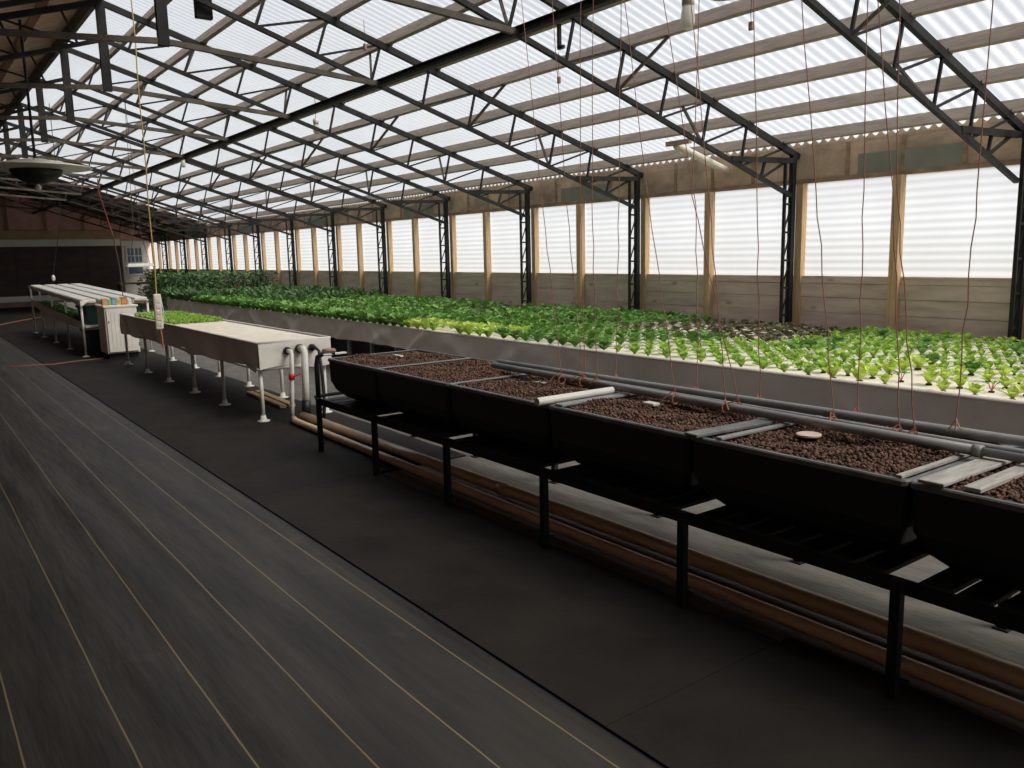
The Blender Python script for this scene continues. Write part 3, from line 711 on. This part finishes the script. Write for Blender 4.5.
for k, mb in stuff.items():
    if mb.v: tag(mb.build('lettuce_mass', LEAF[k]), slab[k], 'plants', kind='stuff')
# tall bushes beyond, by the wall
rb = random.Random(21); nb = 0
def bush(h, w):
    mb = MB()
    for i in range(230):
        a = rb.uniform(0, 6.28); q = rb.random()**.5; zz = rb.uniform(.18, 1.0); r = w*q*(1-.45*(zz-.35)**2)
        leaf(mb, (math.cos(a)*r, math.sin(a)*r, zz*h*.93), rb.uniform(0, 6.28), rb.uniform(.12,.2), rb.uniform(.06,.1), rb.uniform(.1,.9), .8, .01, rb, 4)
    tk = MB()
    for i in range(6):
        a = i*1.05; tk.tube([(math.cos(a)*.03, math.sin(a)*.03, 0), (math.cos(a)*w*.3, math.sin(a)*w*.3, h*.5), (math.cos(a)*w*.55, math.sin(a)*w*.55, h*.85)], .012, 5)
    return mb, tk
b0 = None
spots = [(7.2, 20.3), (7.25, 21.4), (7.2, 22.5), (7.15, 23.7), (7.2, 24.9), (7.1, 26.1), (7.2, 27.4), (7.1, 28.7), (7.25, 30.1), (6.3, 21.6), (6.3, 23.4), (6.45, 25.2)]
for i, (x, y) in enumerate(spots):
    lb = 'tall dark green bush by the far wall, %s from its near end' % ORD[i] if i < 9 else 'tall dark green bush in the inner row, %s from its near end' % ORD[i-9]
    if b0 is None:
        mb, tk = bush(1.22, .62); b0 = mb.build('leafy_bush', LEAF['dark']); tk.build('stems', M['dark_void'], b0); o = b0; tag(o, lb, 'bush', 'tall bushes beyond the pond')
    else: o = copy_tree(b0, label=lb)
    o.location = (x, y, 0); o.rotation_euler = (0, 0, i*1.3); s = rb.uniform(.9, 1.1); o.scale = (s, s, s)

# ------------------------------------------------------------------ CHANNEL TABLE (two tiers)
NX0, NX1, NY0, NY1 = 2.37, 3.40, 14.8, 20.95
t = thing('channel_table', 'two tier table of white growing channels on thin white legs', 'table', (2.9, 17.9, 0))
for i in range(4):
    x = NX0+.02+i*.262
    MB().bevel_box(x, x+.205, NY0, NY1, .885, .94, .012).slope(.021, NY0).build('growing_channel', M['pvc'], t)
for i in range(7):
    y = NY0+.03+i*1.01
    MB().box(NX0, NX1, y, y+.05, .85, .884).slope(.021, NY0).build('crossbar', M['brownc'], t)
mb = MB(); mb.grid(lambda u, v: (NX0-.012-.01*math.sin(u*40)*v, NY0+(NY1-NY0)*u, .93-.07*v-.01*math.sin(u*31)*v), 60, 3)
mb.grid(lambda u, v: (NX0-.01+.14*u, NY0-.01-.02*v, .93-.10*v*(1-u)), 4, 3)
mb.slope(.021, NY0).build('white_wrap', M['liner_white'], t, smooth=True)
mb = MB(); mb.grid(lambda u, v: (NX0+(NX1-NX0-.1)*v, NY0+.1+(NY1-NY0-.2)*u, .50-.06*math.sin(math.pi*v)), 20, 8); mb.grid(lambda u, v: (NX0-.005, NY0+.1+(NY1-NY0-.2)*u, .58-.12*v-.04*math.sin(u*math.pi)*v), 30, 3)
mb.slope(.03, NY0).build('lower_trough', M['liner_white'], t, smooth=True)
MB().box(NX0+.03, NX1-.05, NY0-.05, NY1-.8, .49, .515).slope(.03, NY0).build('lower_raft', M['pvc'], t)
for y in (14.86, 16.4, 17.95, 19.5, 20.85):
    for x in (NX0+.01, NX1-.01): 
        l_ = MB().tube([(x, y, .008), (x, y, .90+.021*(y-NY0))], .018, 10).build('leg', M['pvc'], t, smooth=True)
        MB().lathe([(.055, .013), (.055, .021), (.022, .035)], (x, y, 0), 12).build('foot', M['pvc'], l_)
    MB().bar((NX0, y, .46+.03*(y-NY0)), (NX1, y, .46+.03*(y-NY0)), .03).build('crossbar', M['pvc'], t)
rr = random.Random(8); mb = MB(); yy = 15.5
while yy < 19.6:
    for xx in (2.42, 2.50, 2.58): plant(mb, xx, yy, .53, 'mid', rr, .8, 2)
    yy += .09
tag(mb.slope(.03, NY0).build('lettuce_row', LEAF['dark']), 'dark green plants on the lower tier of the channel table', 'plants', kind='stuff')
tub = thing('storage_tub', 'dark green tub on the floor behind the white cabinet', 'tub', (2.8, 15.1, 0), 'dark green tubs by the channel table')
MB().loft([rrect(2.45+i, 3.2-i, 14.9+i, 15.6-i, .06, z) for z, i in ((0, .05), (.42, 0), (.42, .02), (.1, .06))]).build('body', M['dk_green'], tub)
MB().loft([rrect(2.43+i, 3.22-i, 14.88+i, 15.62-i, .07, z) for z, i in ((.40, 0), (.435, 0), (.435, .03), (.40, .03))], caps=False).build('rim', M['dk_green'], tub)
tub = thing('storage_tub', 'dark green tub standing on the lower tier under the white channels', 'tub', (2.95, 15.3, .56), 'dark green tubs by the channel table')
MB().loft([rrect(2.42+i, 3.34-i, 14.9+i, 15.6-i, .06, z) for z, i in ((.52, .04), (.80, 0), (.80, .02), (.56, .05))]).build('body', M['dk_green'], tub)
MB().loft([rrect(2.40+i, 3.36-i, 14.88+i, 15.62-i, .07, z) for z, i in ((.79, 0), (.83, 0), (.83, .03), (.79, .03))], caps=False).build('rim', M['dk_green'], tub)
# cabinet
cb = thing('white_cabinet', 'small white panelled cabinet between the two tables', 'cabinet', (2.81, 14.4, 0))
MB().box(2.575, 3.05, 14.12, 14.68, .10, .83).build('body', M['white_paint'], cb, bevel=.004)
MB().box(2.56, 3.07, 14.09, 14.70, .83, .86).build('top', M['white_paint'], cb, bevel=.005)
MB().box(2.60, 3.03, 14.16, 14.66, 0, .10).build('plinth', M['black'], cb)
dd = MB().box(2.60, 3.03, 14.095, 14.12, .13, .80)
for a in range(6): dd.box(2.655+a*.055, 2.655+a*.055+.05, 14.086, 14.097, .19, .74)
dd.box(2.60, 2.65, 14.086, 14.096, .13, .80).box(2.98, 3.03, 14.086, 14.096, .13, .80).box(2.65, 2.98, 14.086, 14.096, .745, .80).box(2.65, 2.98, 14.086, 14.096, .13, .185)
d_ = dd.build('door', M['white_paint'], cb)
MB().lathe([(.006, 0), (.012, .008), (.012, .016), (.004, .02)], (2.625, 14.08, .60), 10).build('knob', M['red'], d_)
for a in range(2):
    MB().box(3.03, 3.042, 14.09, 14.105, .2+a*.45, .26+a*.45).build('hinge', M['black'], d_)
bx = [(2.585, 2.665, .965, 'orange', 'orange seed box at the left on the cabinet top'), (2.67, 2.715, .955, 'greenc', 'green seed packet beside the orange box on the cabinet'), (2.72, 2.785, .975, 'blue', 'blue seed box in the middle of the cabinet top'), (2.79, 2.855, .968, 'yellowc', 'yellow seed box right of the blue box on the cabinet'), (2.86, 2.95, .978, 'brownc', 'brown box at the right on the cabinet top')]
for x0, x1, z1, c, lb in bx:
    o = thing('seed_box', lb, 'box', ((x0+x1)/2, 14.3, .86), 'boxes on the cabinet')
    MB().box(x0, x1, 14.24, 14.36, .86, z1).build('carton', M[c], o, bevel=.003)
    MB().box(x0+.012, x1-.012, 14.236, 14.241, .88, z1-.03).build('face_panel', M['dusty'] if c != 'brownc' else M['orange'], o)
o = thing('white_mug', 'white mug with a handle beside the brown box on the cabinet', 'mug', (3.0, 14.3, .86))
MB().lathe([(.028, 0), (.034, .01), (.034, .09), (.030, .09), (.028, .02)], (2.99, 14.3, .86), 16).build('cup', M['pvc'], o, smooth=True)
MB().tube([(3.022, 14.3, .93), (3.055, 14.3, .925), (3.055, 14.3, .89), (3.022, 14.3, .88)], .006, 8).build('handle', M['pvc'], o, smooth=True)

# ------------------------------------------------------------------ HANGING THINGS
def ray_plane(u, v, axis, val):
    d = ROWS[0]*(u-512) + ROWS[1]*(v-384) + ROWS[2]*FPX
    return CAM + d*((val - CAM[axis])/d[axis])
def pxl(p):
    q = Vector(p)-CAM; return (512+FPX*ROWS[0].dot(q)/ROWS[2].dot(q), 384+FPX*ROWS[1].dot(q)/ROWS[2].dot(q))
# twines: (bottom pixel on the pipes, knees on the way up, top pixel at the picture's edge)
TW = [((562,378),(543,210),(522,0)), ((583,380),(567,208),(552,0)), ((585,379),(580,205),(580.5,0)), ((597,381),(592,203),(593,0)),
      ((616,378),(619,205),(621,0)), ((676,397),(649,205),(624,0)), ((698,392),(696,206),(663.5,0)), ((726,405),(709,199),(691,0)), ((739,405),(692,196),(700,0)),
      ((760,399),(757,199),(754,0)), ((834,419),(816,190),(802,0)), ((858,413),(864,190),(868,0)), ((900,431),(893,190),(877,0)), ((915,434),(897,195),(899,0)), ((956,419),(977,190),(992,0))]
for i, (b, mid, top) in enumerate(TW):
    back = b[1] < 378 + (b[0]-562)*.142
    last = i == 14
    B = ray_plane(b[0], b[1], 2, .825 if not last else .90)
    xm = B.x + .05 if not last else 3.4
    # the top end hangs from the fourth purlin up: find the point of that purlin on the line of sight
    best = None
    for s in range(0, 400):
        y = B.y - 1.2 + s*.008; p = (3.76, y, zt(3.76)+.02); q = pxl(p)
        if q[1] > 2: continue
        du = top[0] + (top[0]-mid[0])/(top[1]-mid[1])*(q[1]-top[1])
        e = abs(q[0]-du)
        if best is None or e < best[0]: best = (e, p)
    T_ = Vector(best[1]) if best else Vector((3.76, B.y, zt(3.76)))
    # knee sits on the sight line through mid, on the vertical band between both ends
    km = None
    for s in range(101):
        x = B.x + (T_.x-B.x)*s/100; p = ray_plane(mid[0], mid[1], 0, x)
        f = (p.z-B.z)/(T_.z-B.z); e = (p - (B + (T_-B)*f)).length
        if km is None or e < km[0]: km = (e, p)
    K = km[1]
    pts = [B]
    for s in range(1, 8): pts.append(B+(K-B)*s/8 + Vector((0, .006*math.sin(s*2.3+i), 0)))
    pts.append(K)
    for s in range(1, 6): pts.append(K+(T_-K)*s/6 + Vector((0, .004*math.sin(s*2.1+i), 0)))
    pts.append(T_)
    ends = 'over the near pebble beds' if b[0] > 800 else ('over the middle pebble beds' if b[0] > 650 else 'over the far pebble beds')
    lb = 'thin brown twine hanging %s, %s string from the right' % (ends, ORD[14-i])
    if last: lb = 'thin brown twine with a loose frayed end hanging near the right edge'
    o = thing('hanging_twine', lb, 'twine', tuple(B), 'twines hanging over the pebble beds')
    MB().tube(pts, .0024, 5).build('string', M['twine'], o)
    kn = MB()
    if last:
        for a in range(3): kn.tube([B, B+Vector((.01*(a-1), .02*(a-1), -.03)), B+Vector((.012*(a-1), .035*(a-1), -.035-.01*a))], .003, 5)
        kn.build('frayed_end', M['timber'], o)
    else:
        r2 = random.Random(i)
        kn.tube([B+Vector((.024*math.cos(a), .004*math.sin(a*.5), -.012+.024*math.sin(a))) for a in [j*math.pi/5 for j in range(11)]], .0035, 5)
        kn.tube([B+Vector((0,0,.015)), B+Vector((-.02, r2.uniform(-.03,.03), .03)), B+Vector((-.05, r2.uniform(-.08,.08), -.01))], .003, 5)
        kn.build('knot', M['knot'], o)
# cream tube lamp slung under the rafter line
n_ = Vector((.307, 0, 1)); 
def ray_n(u, v, off):
    d = ROWS[0]*(u-512) + ROWS[1]*(v-384) + ROWS[2]*FPX; c = 2.52+.307*7.95+off
    return CAM + d*((c - n_.dot(CAM))/n_.dot(d))
A = ray_n(675, 145, -.06); Bp = ray_n(731, 173, -.06)
o = thing('tube_lamp', 'cream tube lamp hanging aslant under the eave purlins', 'lamp', tuple((A+Bp)/2))
MB().tube([A, A+(Bp-A)*.02, A+(Bp-A)*.98, Bp], [.03, .044, .044, .03], 14).build('tube', M['cream_tube'], o, smooth=True)
MB().bar(A+Vector((0, .12, .02)), A+Vector((0, -.22, .02)), .05, .05).build('bracket', M['brownc'], o)
MB().bar(Bp+Vector((0,0,.03)), Bp+Vector((0,0,.12)), .02, .02).build('hanger', M['steel_brown'], o)
# bare bulbs
def bulb(u0, v0, off, lb, s=1.0):
    p = ray_n(u0, v0, off)
    o = thing('bulb_lamp', lb, 'lamp', tuple(p), 'bulb lamps under the roof')
    MB().lathe([(.0, -.13*s), (.03*s, -.125*s), (.04*s, -.09*s), (.036*s, -.03*s), (.03*s, 0)], p, 14, False).build('bulb', M['glass'], o, smooth=True)
    MB().lathe([(.034*s, -.005), (.036*s, .05*s), (.02*s, .07*s), (.012*s, .08*s)], p, 14).build('socket', M['pale_metal'], o, smooth=True)
    q = ray_n(u0, v0, off); top = Vector((p.x, p.y, zroof(p.x)-.15+.05))
    MB().tube([p+Vector((0,0,.07)), p+Vector((.02, .03, .2)), top], .004, 5).build('cord', M['black'], o)
bulb(688, 5, -.33, 'clear bulb lamp at the top of the photo, right of centre', 1.25)
bulb(316, 124, -.33, 'bulb lamp with a hooked wire below the long beam', 1.0)
bulb(183, 160, -.33, 'small bulb lamp hanging far down the roof, left of centre', 1.0)
for u, v, lb in ((751, 26, 'small brown tag hanging from a purlin near the top right'), (559, 80, 'small brown tag hanging below the truss right of centre'), (365, 47, 'tiny dark hook tag hanging under the roof left of centre')):
    p = ray_n(u, v, -.2); o = thing('hanging_tag', lb, 'tag', tuple(p), 'small tags hanging under the roof')
    MB().bevel_box(p.x-.012, p.x+.012, p.y-.018, p.y+.018, p.z-.03, p.z+.03, .004).build('block', M['brownc'], o)
    MB().tube([p+Vector((0,0,.03)), p+Vector((.005,.008,.08)), (p.x, p.y, zroof(p.x)-.1)], .0025, 5).build('wire', M['black'], o)
o = thing('beam_hook', 'black L shaped hook hanging under the long steel beam', 'hook', (4.2, 5.0, 3.2))
p = ray_plane(559, 22, 0, 4.2); p.z = 3.23
MB().bar(p, p+Vector((0,0,-.17)), .025, .025).bar(p+Vector((0,.01,-.17)), p+Vector((0,-.05,-.17)), .025, .025).build('hook', M['steel'], o)
# dark panel on the left
p = ray_plane(204, 19, 0, 2.5)
o = thing('hanging_board', 'dark flat panel hanging from the roof at the top left', 'panel', tuple(p))
MB().bevel_box(p.x-.075, p.x+.075, p.y-.03, p.y+.03, p.z, p.z+.34, .006).build('board', M['steel'], o)
MB().tube([(p.x, p.y, p.z+.34), (p.x, p.y, zroof(p.x)-.05)], .006, 6).build('hanger', M['steel'], o)
# lampshade rim at the top edge
p = ray_plane(725, -4, 0, 4.6)
o = thing('pan_lampshade', 'round pan lampshade whose rim shows at the top edge', 'lamp', tuple(p))
MB().lathe([(.10, .0), (.115, 0), (.12, .01), (.10, .06), (.04, .10), (.02, .12)], p, 24, False).build('shade', M['pale_metal'], o, smooth=True)
MB().tube([p+Vector((0,0,.11)), (p.x, p.y, zroof(p.x)-.06)], .005, 6).build('cord', M['black'], o)
# round dish fixture at the left
p = ray_plane(36, 168, 1, 10.9)
o = thing('dish_fixture', 'round hanging fixture with a wide shallow dish over a dark bowl', 'ceiling fixture', tuple(p))
MB().lathe([(.02, .10), (.12, .095), (.38, .045), (.56, .012), (.58, .0), (.55, -.006), (.3, -.02), (.02, -.02)], p, 40, False).build('dish', M['pale_metal'], o, smooth=True)
MB().lathe([(.27, -.02), (.25, -.08), (.17, -.14), (.10, -.17), (.05, -.18)], p, 28).build('bowl', M['black'], o, smooth=True)
MB().lathe([(.0, -.25), (.03, -.24), (.035, -.21), (.02, -.18)], p, 12, False).build('knob', M['pvc'], o, smooth=True)
MB().tube([p+Vector((0,0,.09)), (p.x, p.y, zroof(p.x)-.05)], .015, 8).build('rod', M['steel'], o)
# yellow rope and socket strip
yb = ray_plane(156.5, 294, 0, 2.18); yt = Vector((yb.x, yb.y-.05, 4.32))
o = thing('yellow_rope', 'yellow rope hanging from the ridge to the socket strip', 'rope', tuple(yt))
MB().tube([yb+(yt-yb)*s/10 + Vector((.006*math.sin(s*1.7), .006*math.cos(s*1.3), 0)) for s in range(11)], .006, 6).build('rope', M['yellow_rope'], o)
o = thing('socket_strip', 'long pale socket strip hanging upright on the yellow rope', 'socket strip', tuple(yb))
MB().bevel_box(yb.x-.038, yb.x+.038, yb.y-.02, yb.y+.02, yb.z-.37, yb.z, .01).build('casing', M['cream_tube'], o)
for a in range(5): MB().bevel_box(yb.x-.02, yb.x+.02, yb.y-.025, yb.y-.019, yb.z-.09-a*.062, yb.z-.045-a*.062, .003).build('socket', M['pale_metal'], o)
MB().tube([(yb.x+.036, yb.y, yb.z-.02), (yb.x+.055, yb.y, yb.z-.2), (yb.x+.036, yb.y, yb.z-.34)], .005, 5).build('side_wire', M['pvc'], o)
MB().tube([(yb.x+.01, yb.y, yb.z-.36), (yb.x+.015, yb.y, yb.z-.45), (yb.x+.018, yb.y, yb.z-.56)], .010, 8).build('cable', M['copper'], o)
# red rope, dark cord, slender hood lamp
a = ray_plane(99, 193, 1, 13.6); b_ = ray_plane(113, 236, 1, 13.6); c_ = ray_plane(123, 296, 1, 13.6)
o = thing('red_rope', 'red rope hanging from the roof above the channel table', 'rope', tuple(a))
MB().tube([Vector((a.x, a.y, a.z+.2)), a, b_], .008, 6).build('rope', M['red_rope'], o)
MB().tube([b_, (b_+c_)/2+Vector((.02,0,0)), c_], .007, 6).build('lower_cord', M['steel_brown'], o)
a = ray_plane(61, 215, 1, 16.5); b_ = ray_plane(53, 275, 1, 16.5); 
o = thing('pull_cord', 'thin dark cord with small plug hanging above the channel table', 'cord', tuple(b_))
MB().tube([Vector((a.x, a.y, zroof(a.x)-.1)), a, b_], .006, 5).build('cord', M['black'], o)
MB().lathe([(.012, 0), (.03, -.03), (.03, -.09), (.01, -.11)], b_, 10).build('plug', M['pale_metal'], o)
p = ray_plane(140, 265.5, 1, 14.0)
o = thing('hood_lamp', 'slim white hood lamp hanging before the far window', 'lamp', tuple(p))
MB().loft([[(p.x+sx*w, p.y+d_*w2, p.z+z) for sx, d_ in ((-1,-1),(1,-1),(1,1),(-1,1))] for w, w2, z in ((.20, .09, -.02), (.20, .09, -.005), (.17, .05, .035))]).build('hood', M['pvc'], o)
for s in (-1, 1): MB().tube([(p.x+s*.15, p.y, p.z+.03), (p.x+s*.05, p.y, p.z+.5), (p.x, p.y, zroof(p.x)-.1)], .004, 5).build('cord', M['steel_brown'], o)
# orange cord on the floor
mb = MB().tube([(1.2, 14.2, .02), (1.45, 14.25, .018), (1.8, 14.1, .018), (2.2, 14.3, .018), (2.5, 14.33, .018), (2.6, 14.5, .02)], .012, 6)
tag(mb.build('extension_cord', M['orange_cord'], smooth=True), 'orange cord on the floor leading to the white cabinet', 'cord', 'orange cords on the floor')
mb = MB().tube([(.6, 24.0, .02), (1.2, 23.6, .02), (2.0, 24.3, .02), (2.6, 25.6, .02), (3.2, 26.6, .02)], .02, 6)
tag(mb.build('extension_cord', M['orange_cord'], smooth=True), 'orange cord on the far floor before the brown door', 'cord', 'orange cords on the floor')
# low bench beyond the channel table
o = thing('low_bench', 'low tan bench under the far window', 'bench', (6.9, 31, 0))
MB().box(6.2, 7.6, 30.8, 31.3, .74, .80).build('top', M['timber'], o)
for x in (6.25, 7.55):
    for y in (30.84, 31.26): MB().box(x-.03, x+.03, y-.03, y+.03, 0, .74).build('leg', M['dark_void'], o)

# ------------------------------------------------------------------ LIGHT
w = bpy.data.worlds.new('sky'); bpy.context.scene.world = w; w.use_nodes = True
bg = w.node_tree.nodes['Background']
bg.inputs[1].default_value = 1.0
_N = w.node_tree.nodes; _L = w.node_tree.links
_tc = _N.new('ShaderNodeTexCoord'); _sx = _N.new('ShaderNodeSeparateXYZ'); _rp = _N.new('ShaderNodeValToRGB')
_L.new(_tc.outputs['Generated'], _sx.inputs[0]); _mr = _N.new('ShaderNodeMapRange'); _mr.inputs['From Min'].default_value = -1
_L.new(_sx.outputs['Z'], _mr.inputs['Value']); _L.new(_mr.outputs[0], _rp.inputs[0]); _L.new(_rp.outputs[0], bg.inputs[0])
_rp.color_ramp.elements[0].position = .0; _rp.color_ramp.elements[0].color = (.42, .41, .38, 1)      # ground
_rp.color_ramp.elements[1].position = 1.; _rp.color_ramp.elements[1].color = (.27, .31, .38, 1)      # zenith
for _p, _c in ((.49, (.48, .47, .44, 1)), (.515, (.66, .68, .71, 1)), (.66, (.36, .39, .44, 1))):
    _e = _rp.color_ramp.elements.new(_p); _e.color = _c
sd = bpy.data.lights.new('sun', 'SUN'); sd.energy = 4.4; sd.angle = math.radians(26); sd.color = (1, .95, .87)
so = bpy.data.objects.new('sun', sd); C.objects.link(so)
to = Vector((.30, -.62, .72)).normalized()       # direction towards the sun
so.rotation_euler = to.to_track_quat('Z', 'Y').to_euler()
vs = bpy.context.scene.view_settings
vs.view_transform = 'Standard'; vs.look = 'None'; vs.gamma = 1; vs.use_curve_mapping = False; vs.exposure = .85
sc = bpy.context.scene
sc.cycles.max_bounces = 10; sc.cycles.diffuse_bounces = 6; sc.cycles.transmission_bounces = 6; sc.cycles.use_denoising = True
sc.cycles.sample_clamp_indirect = 8
